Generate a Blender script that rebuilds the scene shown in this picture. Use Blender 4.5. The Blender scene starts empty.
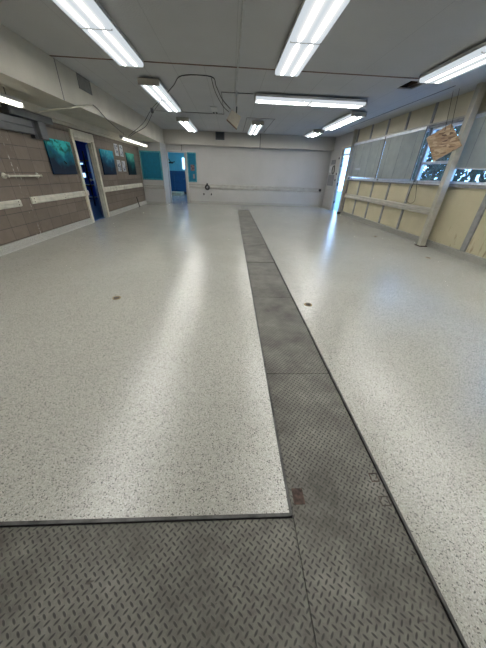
import bpy, math, random
from mathutils import Vector, Matrix
random.seed(7)
S = 0.92                      # working units -> metres
scn = bpy.context.scene
col = scn.collection
XL, XR, YB, ZC = -4.41, 5.30, 15.95, 3.26
YS = 14.75

# ------------------------------------------------------------------ materials
def newmat(name):
    m = bpy.data.materials.new(name); m.use_nodes = True
    nt = m.node_tree
    return m, nt, nt.nodes.get('Principled BSDF'), nt.nodes.get('Material Output')
def nd(nt, t, **kw):
    n = nt.nodes.new(t)
    for k, v in kw.items(): setattr(n, k, v)
    return n
def mth(nt, op, a, b=None, clamp=False):
    n = nd(nt, 'ShaderNodeMath', operation=op); n.use_clamp = clamp
    for i, v in enumerate((a, b)):
        if v is None: continue
        if isinstance(v, (int, float)): n.inputs[i].default_value = v
        else: nt.links.new(v, n.inputs[i])
    return n.outputs[0]
def mixc(nt, fac, a, b, blend='MIX'):
    n = nd(nt, 'ShaderNodeMix', data_type='RGBA', blend_type=blend)
    for i, v in ((0, fac), (6, a), (7, b)):
        if isinstance(v, (int, float)): n.inputs[i].default_value = v
        elif isinstance(v, tuple): n.inputs[i].default_value = (*v[:3], 1)
        else: nt.links.new(v, n.inputs[i])
    return n.outputs[2]
def ramp(nt, fac, stops, interp='LINEAR'):
    n = nd(nt, 'ShaderNodeValToRGB'); cr = n.color_ramp; cr.interpolation = interp
    while len(cr.elements) < len(stops): cr.elements.new(0.5)
    for e, (p, c) in zip(cr.elements, stops):
        e.position = p; e.color = (*c, 1) if isinstance(c, tuple) else (c, c, c, 1)
    nt.links.new(fac, n.inputs[0]); return n.outputs[0]
def noise(nt, vec, scale, detail=3, rough=.55):
    n = nd(nt, 'ShaderNodeTexNoise'); n.inputs['Scale'].default_value = scale
    n.inputs['Detail'].default_value = detail; n.inputs['Roughness'].default_value = rough
    if vec is not None: nt.links.new(vec, n.inputs['Vector'])
    return n.outputs[0]
def pos(nt): return nd(nt, 'ShaderNodeNewGeometry').outputs['Position']
def objc(nt): return nd(nt, 'ShaderNodeTexCoord').outputs['Object']
def gen(nt): return nd(nt, 'ShaderNodeTexCoord').outputs['Generated']
def mapv(nt, v, scale=(1, 1, 1), rot=(0, 0, 0), loc=(0, 0, 0)):
    n = nd(nt, 'ShaderNodeMapping'); nt.links.new(v, n.inputs[0])
    n.inputs['Scale'].default_value = scale; n.inputs['Rotation'].default_value = rot; n.inputs['Location'].default_value = loc
    return n.outputs[0]
def sep(nt, v):
    n = nd(nt, 'ShaderNodeSeparateXYZ'); nt.links.new(v, n.inputs[0]); return n.outputs
def bump(nt, h, strength, dist, b):
    n = nd(nt, 'ShaderNodeBump'); n.inputs['Strength'].default_value = strength; n.inputs['Distance'].default_value = dist
    nt.links.new(h, n.inputs['Height']); nt.links.new(n.outputs[0], b.inputs['Normal'])
def plain(name, c, rough=.6, metal=0, var=.12, scale=6, spec=.5, bmp=0, bscale=80):
    m, nt, b, o = newmat(name); p = pos(nt)
    f = noise(nt, p, scale, 5)
    c2 = tuple(max(0, x*(1-var*2)) for x in c); c3 = tuple(min(1, x*(1+var)) for x in c)
    nt.links.new(ramp(nt, f, [(.3, c2), (.62, c3)]), b.inputs['Base Color'])
    b.inputs['Roughness'].default_value = rough; b.inputs['Metallic'].default_value = metal
    b.inputs['Specular IOR Level'].default_value = spec
    if bmp: bump(nt, noise(nt, p, bscale, 3), bmp, .004, b)
    return m
M = {}
# speckled epoxy floor
def floor_mat(name, rough, dark=1.0):
    m, nt, b, o = newmat(name); p = pos(nt)
    v = nd(nt, 'ShaderNodeTexVoronoi'); v.inputs['Scale'].default_value = 210; nt.links.new(p, v.inputs['Vector'])
    s = sep(nt, v.outputs['Color'])
    c = ramp(nt, s[0], [(0, (.15, .147, .135)), (.06, (.32, .313, .285)), (.16, (.42, .412, .37)), (.55, (.485, .475, .425)), (.88, (.56, .55, .50))], 'CONSTANT')
    v2 = nd(nt, 'ShaderNodeTexVoronoi'); v2.inputs['Scale'].default_value = 75; nt.links.new(p, v2.inputs['Vector'])
    s2 = sep(nt, v2.outputs['Color'])
    dk = mth(nt, 'LESS_THAN', s2[1], .05)
    near = mth(nt, 'LESS_THAN', v2.outputs['Distance'], .30)
    c = mixc(nt, mth(nt, 'MULTIPLY', mth(nt, 'MULTIPLY', dk, near), .6), c, (.13, .13, .125))
    big = noise(nt, p, .9, 4)
    c = mixc(nt, 1.0, c, ramp(nt, big, [(.3, (.84*dark, .84*dark, .825*dark)), (.7, (.93*dark, .93*dark, .915*dark))]), 'MULTIPLY')
    nt.links.new(c, b.inputs['Base Color'])
    b.inputs['Roughness'].default_value = rough
    b.inputs['Specular IOR Level'].default_value = .62
    h = mth(nt, 'ADD', noise(nt, p, 110, 2), mth(nt, 'MULTIPLY', noise(nt, p, 8, 2), 1.2))
    bump(nt, h, .44, .003, b)
    return m
M['floor'] = floor_mat('speckled_epoxy', .17)
M['cove'] = floor_mat('speckled_cove', .4)
M['cove_grey'] = floor_mat('speckled_cove_worn', .5, .62)
# diamond plate
def plate_mat():
    m, nt, b, o = newmat('diamond_plate'); p = pos(nt)
    a = .0235
    s = sep(nt, mapv(nt, p, (1/a, 1/a, 1), (0, 0, math.radians(41))))
    i = mth(nt, 'FLOOR', s[0]); j = mth(nt, 'FLOOR', s[1])
    du = mth(nt, 'SUBTRACT', mth(nt, 'FRACT', s[0]), .5); dv = mth(nt, 'SUBTRACT', mth(nt, 'FRACT', s[1]), .5)
    par = mth(nt, 'FLOORED_MODULO', mth(nt, 'ADD', i, j), 2.0)
    qv = mth(nt, 'SUBTRACT', 1.0, par)
    al = mth(nt, 'MULTIPLY', mth(nt, 'ADD', mth(nt, 'MULTIPLY', du, par), mth(nt, 'MULTIPLY', dv, qv)), 1/.56); ac = mth(nt, 'MULTIPLY', mth(nt, 'ADD', mth(nt, 'MULTIPLY', dv, par), mth(nt, 'MULTIPLY', du, qv)), 1/.19)
    d = mth(nt, 'ADD', mth(nt, 'MULTIPLY', al, al), mth(nt, 'MULTIPLY', ac, ac))
    lug = mth(nt, 'SUBTRACT', 1.0, mth(nt, 'MULTIPLY', d, d), True)
    n1 = noise(nt, p, 2.4, 7, .7); n2 = noise(nt, p, 45, 4, .6)
    base = ramp(nt, n1, [(.32, (.078, .074, .061)), (.5, (.155, .149, .125)), (.66, (.23, .221, .19))])
    base = mixc(nt, .45, base, ramp(nt, n2, [(.3, (.4, .4, .4)), (.7, (1, 1, 1))]), 'MULTIPLY')
    rust = noise(nt, p, 1.7, 5, .7)
    base = mixc(nt, ramp(nt, rust, [(.60, 0.0), (.74, .6)]), base, (.06, .048, .034))
    scuff = noise(nt, mapv(nt, p, (5, 15, 1)), 1.6, 4, .6)
    base = mixc(nt, ramp(nt, scuff, [(.66, 0.0), (.70, .7)]), base, (.05, .042, .034))
    worn = ramp(nt, noise(nt, p, 2.6, 4), [(.36, .62), (.5, .93)])
    c = mixc(nt, mth(nt, 'MULTIPLY', lug, worn), base, (.038, .036, .033))  # dark lugs: bare worn steel, plus dark ceiling reflection put into the colour
    nt.links.new(c, b.inputs['Base Color'])
    b.inputs['Metallic'].default_value = .15; b.inputs['Specular IOR Level'].default_value = .3
    nt.links.new(ramp(nt, n2, [(.3, .38), (.7, .58)]), b.inputs['Roughness'])
    bump(nt, lug, .5, .0018, b)
    return m
M['plate'] = plate_mat()
M['edge_steel'] = plain('edge_steel', (.075, .074, .068), .5, .5, .3, 12)
M['rust'] = plain('rusty_steel', (.06, .036, .026), .8, .1, .4, 40)
M['rust_hole'] = plain('hole_rim', (.06, .05, .04), .7, .2, .3, 40)
# ceiling
def ceil_mat(name, c, planks):
    m, nt, b, o = newmat(name); p = pos(nt)
    f = noise(nt, p, 1.2, 4)
    base = ramp(nt, f, [(.3, tuple(x*.93 for x in c)), (.7, c)])
    s = sep(nt, p)
    fx = mth(nt, 'FRACT', mth(nt, 'DIVIDE', mth(nt, 'ADD', s[0], 20.1), .56 if planks else 1.12))
    ln = mth(nt, 'LESS_THAN', fx, .016 if planks else .006)
    base = mixc(nt, mth(nt, 'MULTIPLY', ln, .35 if planks else .3), base, (.12, .12, .12))
    if planks:
        sp = noise(nt, p, 5.5, 2)
        base = mixc(nt, ramp(nt, sp, [(.75, 0.0), (.78, .6)]), base, (.2, .19, .18))
    nt.links.new(base, b.inputs['Base Color']); b.inputs['Roughness'].default_value = .85
    bump(nt, noise(nt, p, 45 if not planks else 130, 3), .9 if not planks else .15, .006, b)
    return m
M['ceil'] = ceil_mat('textured_ceiling', (.57, .575, .57), False)
M['ceil2'] = ceil_mat('plank_ceiling', (.58, .585, .585), True)
M['soffit'] = plain('soffit_paint', (.55, .525, .44), .7, 0, .05, 1.5, bmp=.1)
M['soffitback'] = plain('back_beam_paint', (.47, .45, .395), .7, 0, .03, 1)
M['wallwhite'] = plain('white_wall_paint', (.45, .443, .42), .5, 0, .025, 1.2, bmp=.08)
M['railoffwhite'] = plain('offwhite_rail_paint', (.40, .385, .345), .5, 0, .06, 5)
M['railgrey'] = plain('grey_cream_rail_paint', (.44, .42, .355), .5, 0, .06, 5)
M['cream'] = plain('cream_paint', (.56, .53, .43), .45, 0, .08, 5)
M['railcream'] = plain('cream_rail_paint', (.62, .60, .50), .45, 0, .10, 6)
M['whitepaint'] = plain('white_paint', (.72, .72, .70), .4, 0, .05, 3)
M['housing'] = plain('white_enamel', (.72, .72, .69), .35, 0, .04, 3)
M['endcap'] = plain('tan_endcap', (.42, .40, .34), .5, 0, .06, 6)
M['greymetal'] = plain('grey_metal', (.115, .122, .125), .5, .2, .10, 4)
M['ducts'] = plain('dark_grey_metal', (.035, .037, .04), .5, .2, .10, 4)
M['stud'] = plain('grey_stud', (.27, .27, .27), .5, .2, .12, 8)
M['postgrey'] = plain('grey_channel', (.19, .19, .185), .5, .2, .12, 8)
M['post'] = plain('beige_post', (.40, .38, .31), .45, 0, .10, 5)
M['black'] = plain('black_plastic', (.015, .015, .016), .45, 0, .2, 20)
M['cable'] = plain('black_cable', (.03, .028, .026), .5, 0, .2, 20)
M['whitewire'] = plain('white_conduit', (.60, .60, .57), .4, 0, .05, 8)
M['brass'] = plain('worn_brass', (.22, .16, .06), .4, .7, .2, 30)
M['seamwood'] = plain('brown_seam_wood', (.14, .075, .045), .7, 0, .25, 6)
M['joist'] = plain('old_joist_wood', (.10, .055, .03), .8, 0, .3, 8)
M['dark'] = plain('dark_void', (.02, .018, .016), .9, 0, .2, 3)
M['vent'] = plain('vent_grey', (.17, .17, .16), .5, .3, .1, 6)
M['speaker'] = plain('speaker_grey', (.07, .075, .08), .6, 0, .1, 6)
M['bluewall'] = plain('blue_wall_paint', (.02, .07, .42), .5, 0, .1, 3)
M['bluedoor'] = plain('dark_blue_door', (.008, .025, .14), .5, 0, .1, 3)
M['teal'] = plain('teal_board_fabric', (.0, .145, .25), .75, 0, .10, 25)
M['tealborder'] = plain('teal_border', (.06, .29, .34), .6, 0, .25, 30)
M['cyanwall'] = plain('cyan_wall_paint', (.16, .62, .70), .5, 0, .06, 2)
M['navy'] = plain('navy_cabinet_paint', (.006, .06, .17), .4, 0, .08, 4)
M['tanmat'] = plain('tan_mat', (.36, .34, .24), .9, 0, .12, 12)
M['chrome'] = plain('chrome', (.6, .6, .6), .12, 1, .03, 8)
M['paper'] = plain('paper', (.62, .63, .64), .6, 0, .05, 10)
M['greypaper'] = plain('grey_print', (.22, .22, .23), .6, 0, .15, 40)
M['hangbox'] = plain('beige_box_paint', (.40, .37, .29), .5, 0, .06, 6)
M['hangboxedge'] = plain('brown_box_edge', (.16, .09, .05), .7, 0, .2, 12)
M['alum'] = plain('window_aluminium', (.62, .66, .70), .35, .3, .06, 8)
M['leaf'] = plain('leaf', (.075, .07, .03), .6, 0, .5, 5)
M['bark'] = plain('bark', (.08, .055, .035), .9, 0, .3, 8)
M['asphalt'] = plain('outdoor_concrete', (.45, .46, .47), .85, 0, .12, 2)
M['shade'] = plain('blind_slat_grey', (.50, .495, .42), .5, 0, .06, 4)

def block_mat():
    m, nt, b, o = newmat('brown_block'); p = pos(nt)
    s = sep(nt, p); cx = nd(nt, 'ShaderNodeCombineXYZ')
    nt.links.new(s[1], cx.inputs[0]); nt.links.new(s[2], cx.inputs[1])
    v = mapv(nt, cx.outputs[0], (1, 1, 1), (0, 0, 0), (-.05, .065, 0))
    bt = nd(nt, 'ShaderNodeTexBrick'); bt.offset = 0.0; bt.squash = 1
    nt.links.new(v, bt.inputs['Vector'])
    bt.inputs['Scale'].default_value = 1; bt.inputs['Brick Width'].default_value = .39; bt.inputs['Row Height'].default_value = .22
    bt.inputs['Mortar Size'].default_value = .006; bt.inputs['Mortar Smooth'].default_value = .3; bt.inputs['Bias'].default_value = 0
    bt.inputs['Color1'].default_value = (.150, .118, .088, 1); bt.inputs['Color2'].default_value = (.190, .152, .118, 1); bt.inputs['Mortar'].default_value = (.07, .058, .048, 1)
    c = mixc(nt, .4, bt.outputs[0], ramp(nt, noise(nt, p, 9, 5), [(.3, (.6, .6, .6)), (.7, (1, 1, 1))]), 'MULTIPLY')
    # two flaking paint lines where a conduit was taken off
    def scar(y, w):
        d = mth(nt, 'ABSOLUTE', mth(nt, 'SUBTRACT', s[1], y*S))
        inb = mth(nt, 'LESS_THAN', d, w)
        return mth(nt, 'MULTIPLY', inb, ramp(nt, noise(nt, p, 11, 4, .7), [(.52, 0.0), (.58, 1.0)]))
    sc = mth(nt, 'MAXIMUM', scar(6.20, .012), scar(6.33, .009))
    c = mixc(nt, mth(nt, 'MULTIPLY', sc, .8), c, (.5, .48, .43))
    nt.links.new(c, b.inputs['Base Color']); b.inputs['Roughness'].default_value = .6
    h = mth(nt, 'SUBTRACT', mth(nt, 'MULTIPLY', noise(nt, p, 60, 3), .3), bt.outputs[1])
    bump(nt, h, .5, .006, b)
    return m
M['block'] = block_mat()
def panel_mat(name, c, gloss, stain):
    m, nt, b, o = newmat(name); p = pos(nt)
    f = noise(nt, p, 2.5, 5)
    base = ramp(nt, f, [(.3, tuple(x*.9 for x in c)), (.7, c)])
    if stain:
        s = sep(nt, p)
        st = noise(nt, mapv(nt, p, (1, 9, 2.2)), 1.5, 4, .6)
        low = ramp(nt, s[2], [(.16, .9), (.62, 0.0)])
        k = mth(nt, 'MULTIPLY', mth(nt, 'MULTIPLY', ramp(nt, st, [(.57, 0.0), (.68, 1.0)]), low), mth(nt, 'LESS_THAN', s[1], 6.6*S))
        base = mixc(nt, mth(nt, 'MULTIPLY', k, .75), base, (.17, .10, .045))
        sp = noise(nt, p, 30, 2)
        base = mixc(nt, ramp(nt, sp, [(.73, 0.0), (.76, .5)]), base, (.18, .12, .06))
    nt.links.new(base, b.inputs['Base Color']); b.inputs['Roughness'].default_value = gloss
    bump(nt, noise(nt, p, 5, 2), .25 if gloss < .3 else .1, .03, b)
    return m
M['panel'] = panel_mat('yellow_panel', (.50, .455, .305), .55, True)
M['cpanel'] = panel_mat('clerestory_panel', (.66, .60, .43), .16, False)
def osb_mat():
    m, nt, b, o = newmat('strand_board'); p = objc(nt)
    v = nd(nt, 'ShaderNodeTexVoronoi'); v.inputs['Scale'].default_value = 19; v.inputs['Randomness'].default_value = 1
    w = noise(nt, p, 6, 2); 
    nt.links.new(mapv(nt, p, (1, .38, 1.7), (.85, 0, 0)), v.inputs['Vector'])
    s = sep(nt, v.outputs['Color'])
    c = ramp(nt, s[0], [(0, (.10, .05, .025)), (.14, (.31, .20, .115)), (.55, (.43, .30, .18)), (.9, (.54, .40, .26))])
    nt.links.new(c, b.inputs['Base Color']); b.inputs['Roughness'].default_value = .7
    bump(nt, s[1], .3, .004, b)
    return m
M['osb'] = osb_mat()
def lens_mat():
    # lit prismatic lens with two lamps behind it (local axes of the fixture, y along its length)
    m, nt, b, o = newmat('lit_lens'); s = sep(nt, objc(nt))
    ax = mth(nt, 'ABSOLUTE', s[0])
    d = mth(nt, 'DIVIDE', mth(nt, 'SUBTRACT', ax, .09), .015)
    g = mth(nt, 'POWER', 2.718, mth(nt, 'MULTIPLY', mth(nt, 'MULTIPLY', d, d), -1.0))
    yy = mth(nt, 'ABSOLUTE', s[1])
    end = ramp(nt, yy, [(.48, 1.0), (.625, 0.0)])
    d3 = mth(nt, 'DIVIDE', mth(nt, 'SUBTRACT', ax, .09), .05)
    g2 = mth(nt, 'MULTIPLY', mth(nt, 'POWER', 2.718, mth(nt, 'MULTIPLY', mth(nt, 'MULTIPLY', d3, d3), -1.0)), .45)
    st = mth(nt, 'ADD', mth(nt, 'MULTIPLY', mth(nt, 'ADD', mth(nt, 'MULTIPLY', g, LAMP), g2), end), LENS)
    e = nd(nt, 'ShaderNodeEmission'); nt.links.new(mixc(nt, ramp(nt, st, [(.75, 0.0), (1.0, 1.0)]), (.86, .94, 1.0), (1.0, .99, .96)), e.inputs[0]); nt.links.new(st, e.inputs[1])
    nt.links.new(e.outputs[0], o.inputs[0]); return m
LAMP, LENS = 90.0, .74
M['lens'] = lens_mat()
def emit(name, c, s):
    m, nt, b, o = newmat(name); e = nd(nt, 'ShaderNodeEmission'); e.inputs[0].default_value = (*c, 1); e.inputs[1].default_value = s
    nt.links.new(e.outputs[0], o.inputs[0]); return m
M['tube'] = emit('lit_strip_lens', (1, .96, .84), 3.0)
def glass_mat():
    m, nt, b, o = newmat('window_glass')
    t = nd(nt, 'ShaderNodeBsdfTransparent'); g = nd(nt, 'ShaderNodeBsdfGlossy'); g.inputs['Roughness'].default_value = .02
    t.inputs[0].default_value = (.85, .9, .92, 1)
    mx = nd(nt, 'ShaderNodeMixShader'); mx.inputs[0].default_value = .07; nt.links.new(t.outputs[0], mx.inputs[1]); nt.links.new(g.outputs[0], mx.inputs[2])
    nt.links.new(mx.outputs[0], o.inputs[0]); return m
M['glass'] = glass_mat()
def sea_mat(name, top, mid, low, rays, seed, ax):
    # printed underwater picture: light water above, dark below
    m, nt, b, o = newmat(name); g = gen(nt); s = sep(nt, g)
    u = s[ax]
    warp = noise(nt, mapv(nt, g, (1, 1, 1), (0, 0, 0), (seed, seed*2, 0)), 3.2, 4)
    h = mth(nt, 'ADD', s[2], mth(nt, 'MULTIPLY', mth(nt, 'SUBTRACT', warp, .5), .75))
    du = mth(nt, 'ABSOLUTE', mth(nt, 'SUBTRACT', u, .6))
    h = mth(nt, 'SUBTRACT', h, mth(nt, 'MULTIPLY', du, .55))
    c = ramp(nt, h, [(.14, low), (.45, mid), (.78, top)])
    if rays:
        r = noise(nt, mapv(nt, g, (9, 9, 1.2), (0, 0, 0), (seed, 0, 0)), 2, 3)
        k = mth(nt, 'MULTIPLY', ramp(nt, r, [(.55, 0.0), (.7, 1.0)]), ramp(nt, h, [(.4, 0.0), (.8, .8)]))
        c = mixc(nt, k, c, (.35, .62, .66))
    else:
        r = noise(nt, mapv(nt, g, (1, 1, 1), (0, 0, 0), (seed+4, 0, 0)), 5, 5)
        k = mth(nt, 'MULTIPLY', ramp(nt, r, [(.5, 0.0), (.6, 1.0)]), ramp(nt, s[2], [(.45, 0.0), (.7, .9)]))
        c = mixc(nt, k, c, (.01, .07, .05))
    nt.links.new(c, b.inputs['Base Color']); b.inputs['Roughness'].default_value = .6; b.inputs['Specular IOR Level'].default_value = .15
    return m
M['sea1'] = sea_mat('reef_print', (.05, .52, .52), (.006, .13, .20), (.006, .015, .035), False, 2.0, 1)
M['sea2'] = sea_mat('blue_water_print', (.03, .36, .50), (.004, .075, .15), (.003, .012, .035), True, 5.0, 1)
M['sea3'] = sea_mat('green_water_print', (.07, .42, .33), (.004, .09, .10), (.003, .012, .02), True, 9.0, 1)
def sheet_mat(name, seed):
    m, nt, b, o = newmat(name); g = gen(nt)
    n = noise(nt, mapv(nt, g, (1, 1, 1), (0, 0, 0), (seed, seed, 0)), 3.4, 2)
    s = sep(nt, g)
    d = mth(nt, 'MAXIMUM', mth(nt, 'ABSOLUTE', mth(nt, 'SUBTRACT', s[1], .5)), mth(nt, 'ABSOLUTE', mth(nt, 'SUBTRACT', s[2], .5)))
    k = mth(nt, 'MULTIPLY', ramp(nt, n, [(.50, 0.0), (.53, 1.0)]), mth(nt, 'LESS_THAN', d, .40))
    c = mixc(nt, k, (.5, .53, .56), (.03, .055, .12))
    nt.links.new(c, b.inputs['Base Color']); b.inputs['Roughness'].default_value = .5; return m
for i in range(4): M['sheet%d' % i] = sheet_mat('blue_drawing_print_%s' % 'abcd'[i], 1.7*i+.6)

# ------------------------------------------------------------------ mesh builder
class MB:
    def __init__(s): s.v = []; s.f = []; s.sm = []
    def add(s, vs, fs, smooth=False):
        n = len(s.v); s.v += [Vector(v) for v in vs]
        for f in fs: s.f.append([n+i for i in f]); s.sm.append(smooth)
        return s
    def box(s, x0, x1, y0, y1, z0, z1, bev=0):
        if bev:
            return s.bevbox(x0, x1, y0, y1, z0, z1, bev)
        v = [(x, y, z) for z in (z0, z1) for y in (y0, y1) for x in (x0, x1)]
        return s.add(v, [(0, 2, 3, 1), (4, 5, 7, 6), (0, 1, 5, 4), (2, 6, 7, 3), (0, 4, 6, 2), (1, 3, 7, 5)])
    def bevbox(s, x0, x1, y0, y1, z0, z1, b):
        c = Vector(((x0+x1)/2, (y0+y1)/2, (z0+z1)/2)); h = ((x1-x0)/2, (y1-y0)/2, (z1-z0)/2)
        b = min(b, min(h)*.9)
        vs, idx = [], {}
        for sx in (-1, 1):
            for sy in (-1, 1):
                for sz in (-1, 1):
                    sg = (sx, sy, sz)
                    for a in range(3):
                        p = [sg[k]*(h[k]-(0 if k == a else b)) for k in range(3)]
                        idx[(sx, sy, sz, a)] = len(vs); vs.append(c+Vector(p))
        fs = []
        for a in range(3):
            u, w = (a+1) % 3, (a+2) % 3
            for sa in (-1, 1):
                q = []
                for su, sw in ((-1, -1), (1, -1), (1, 1), (-1, 1)):
                    k = [0, 0, 0]; k[a] = sa; k[u] = su; k[w] = sw; q.append(idx[(*k, a)])
                fs.append(q if sa > 0 else q[::-1])
        for a in range(3):          # edges along a
            u, w = (a+1) % 3, (a+2) % 3
            for su in (-1, 1):
                for sw in (-1, 1):
                    q = []
                    for sa, ax in ((-1, u), (1, u), (1, w), (-1, w)):
                        k = [0, 0, 0]; k[a] = sa; k[u] = su; k[w] = sw; q.append(idx[(*k, ax)])
                    fs.append(q)
        for sx in (-1, 1):
            for sy in (-1, 1):
                for sz in (-1, 1): fs.append([idx[(sx, sy, sz, a)] for a in range(3)])
        return s.add(vs, fs)
    def slab(s, pts, n, t):
        """polygon pts (list of 3-vectors) given thickness t along -n"""
        n = Vector(n).normalized(); k = len(pts)
        a = [Vector(p) for p in pts]; b = [p-n*t for p in a]
        fs = [list(range(k)), list(range(2*k-1, k-1, -1))]+[(i, k+i, k+(i+1) % k, (i+1) % k) for i in range(k)]
        return s.add(a+b, fs)
    def tube(s, pts, r, seg=8, closed=False):
        pts = [Vector(p) for p in pts]; rings = []
        up = None
        for i, p in enumerate(pts):
            t = (pts[min(i+1, len(pts)-1)]-pts[max(i-1, 0)]).normalized()
            if up is None: up = t.orthogonal().normalized()
            up = (up-t*up.dot(t)).normalized(); w = t.cross(up)
            rings.append([p+(up*math.cos(2*math.pi*k/seg)+w*math.sin(2*math.pi*k/seg))*r for k in range(seg)])
        vs = [q for R in rings for q in R]; fs = []
        for i in range(len(pts)-1):
            for k in range(seg): fs.append((i*seg+k, i*seg+(k+1) % seg, (i+1)*seg+(k+1) % seg, (i+1)*seg+k))
        s.add(vs, fs, True)
        n0 = len(s.v)-len(vs)
        s.f.append([n0+k for k in range(seg)][::-1]); s.sm.append(False)
        s.f.append([n0+len(vs)-seg+k for k in range(seg)]); s.sm.append(False)
        return s
    def lathe(s, c, axis, prof, seg=16):
        c = Vector(c); ax = Vector(axis).normalized(); u = ax.orthogonal().normalized(); w = ax.cross(u)
        vs = []; fs = []
        for h, r in prof:
            for k in range(seg): vs.append(c+ax*h+(u*math.cos(2*math.pi*k/seg)+w*math.sin(2*math.pi*k/seg))*r)
        for i in range(len(prof)-1):
            for k in range(seg): fs.append((i*seg+k, i*seg+(k+1) % seg, (i+1)*seg+(k+1) % seg, (i+1)*seg+k))
        fs.append(list(range(seg))[::-1]); fs.append([(len(prof)-1)*seg+k for k in range(seg)])
        return s.add(vs, fs, True)
    def build(s, name, mat, parent=None, origin=None):
        wl = Vector((0, 0, 0)); p = parent
        while p is not None: wl += p.location; p = p.parent
        if origin is None: origin = wl if parent is not None else Vector((0, 0, 0))
        else: origin = Vector(origin)*S
        me = bpy.data.meshes.new(name)
        me.from_pydata([v*S-origin for v in s.v], [], s.f)
        me.polygons.foreach_set('use_smooth', s.sm)
        me.validate(); me.update()
        import bmesh
        bm = bmesh.new(); bm.from_mesh(me); bmesh.ops.recalc_face_normals(bm, faces=bm.faces); bm.to_mesh(me); bm.free()
        me.materials.append(M[mat] if isinstance(mat, str) else mat)
        o = bpy.data.objects.new(name, me); col.objects.link(o)
        o.location = origin-wl
        if parent is not None: o.parent = parent
        return o
def spline(pts, n=8):
    pts = [Vector(p) for p in pts]; out = []
    P = [pts[0]]+pts+[pts[-1]]
    for i in range(1, len(P)-2):
        for k in range(n):
            t = k/n; a, b, c, d = P[i-1:i+3]
            out.append(.5*((2*b)+(c-a)*t+(2*a-5*b+4*c-d)*t*t+(3*b-a-3*c+d)*t**3))
    out.append(pts[-1]); return out
def tag(o, label, cat, group=None):
    o['label'] = label; o['category'] = cat
    if group: o['group'] = group
    return o
def thing(name, label, cat, loc, group=None, rotz=0):
    o = bpy.data.objects.new(name, None); col.objects.link(o); o.empty_display_size = .1
    o.location = Vector(loc)*S; o.rotation_euler = (0, 0, rotz)
    return tag(o, label, cat, group)
def struct(o, label=None):
    o['kind'] = 'structure'
    if label: o['label'] = label
    return o
def copy_tree(o, parent=None):
    c = o.copy(); col.objects.link(c)
    if parent is not None: c.parent = parent
    for ch in list(o.children): copy_tree(ch, c)
    return c

# ------------------------------------------------------------------ floor
SX0, SX1, SY1, SY0 = .317, .905, 13.58, .615      # trench strip and its crossing
YR = -3.2                                          # wall behind the camera
f = MB()
f.box(-4.45, SX0, SY0, YB+.15, -.3, 0)
f.box(SX1, XR+.2, YR, YB+.2, -.3, 0)
f.box(SX0, SX1, SY1, YB+.2, -.3, 0)
f.box(-4.45, -1.9, YR, SY0, -.3, 0)
f.box(-1.9, SX1, YR, -.75, -.3, 0)
f.box(-1.9, SX1, -.75, SY1, -.34, -.10)            # bed of the trench
struct(f.build('floor', 'floor'), 'glossy light grey speckled epoxy floor with a trench for steel plates')
e = MB()
for a, b_ in ((SX0, SX0+.014),): e.box(a, b_, SY0-.012, SY1, -.10, .003)
e.box(SX1-.014, SX1, -.75, SY1, -.10, .003)
e.box(SX0+.014, SX1-.014, SY1-.014, SY1, -.10, .003)
e.box(-1.9, SX0, SY0-.016, SY0, -.10, .003)
struct(e.build('trim_1', 'edge_steel'), 'dark steel edging along the trench in the floor')
PG = 'steel floor plates over the trench'
def plate(x0, x1, y0, y1, label, dz=0.0):
    t = MB().box(x0, x1, y0, y1, -.10, -.006+dz, .003)
    return tag(t.build('floor_plate', 'plate', origin=((x0+x1)/2, (y0+y1)/2, -.10)), label, 'floor plate', PG)
g_ = .003
A, B = SX0+.014+g_, SX1-.014-g_
cuts = [(-.74, 1.683), (1.683, 3.30), (3.30, 4.945), (4.945, 6.47), (6.47, 8.98), (8.98, 11.2), (11.2, SY1-.02)]
labs = ['long diamond steel floor plate with a square rust patch, nearest of the strip',
 'steel floor plate just beyond the rust patch plate, with worn diamond tread',
 'brown streaked steel floor plate between the small brass floor caps and a dark joint',
 'short steel floor plate between two dark cross joints',
 'plain grey steel floor plate just beyond the short one between dark joints',
 'second farthest grey steel plate in the trench strip',
 'farthest dark steel plate ending the strip before the back wall']
ps = []
for (y0, y1), l in zip(cuts, labs): ps.append(plate(A, B, y0+(.022 if y0 in (4.945, 6.47) else g_/2), y1-g_/2, l))
plate(-1.89, A-.002, -.74, SY0-.016-g_, 'wide diamond steel floor plate at lower left, in front of the cut floor edge')
# rust patch and lifting holes are parts of their plate
pr = ps[0]
MB().box(.352, .412, .655, .735, -.0061, -.004).build('rust_patch', 'rust', pr)['label'] = 'brown rusty square patch'
def ring(x0, x1, y0, y1, w, z0, z1):
    r = MB(); r.box(x0, x1, y0, y0+w, z0, z1); r.box(x0, x1, y1-w, y1, z0, z1); r.box(x0, x0+w, y0+w, y1-w, z0, z1); r.box(x1-w, x1, y0+w, y1-w, z0, z1); return r
ring(.83, .878, .76, .81, .006, -.0061, -.0045).build('lifting_hole', 'rust', pr)
ring(.825, .876, .635, .685, .006, -.0061, -.0045).build('lifting_hole', 'rust_hole', pr)
# cleanout caps
def cap(x, y, r, label):
    t = thing('floor_drain', label, 'floor drain', (x, y, 0), 'brass caps set in the floor')
    MB().lathe((x, y, 0), (0, 0, 1), [(0, r), (.004, r), (.006, r*.92), (.006, r*.74), (.003, r*.72)], 20).build('rim', 'brass', t)
    MB().lathe((x, y, 0), (0, 0, 1), [(0, r*.71), (.004, r*.70), (.005, r*.3), (.008, r*.2)], 16).build('lid', 'rust_hole', t)
cap(-1.53, 3.19, .055, 'small round brass drain cap alone in the floor left of the steel strip')
cap(1.065, 3.06, .055, 'small round brass drain cap just right of the steel strip')
cap(4.41, 7.82, .06, 'small dark drain cap near the yellow panels, beyond the beige post')
cap(4.51, 5.56, .06, 'small dark drain cap in front of the beige post')

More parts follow.
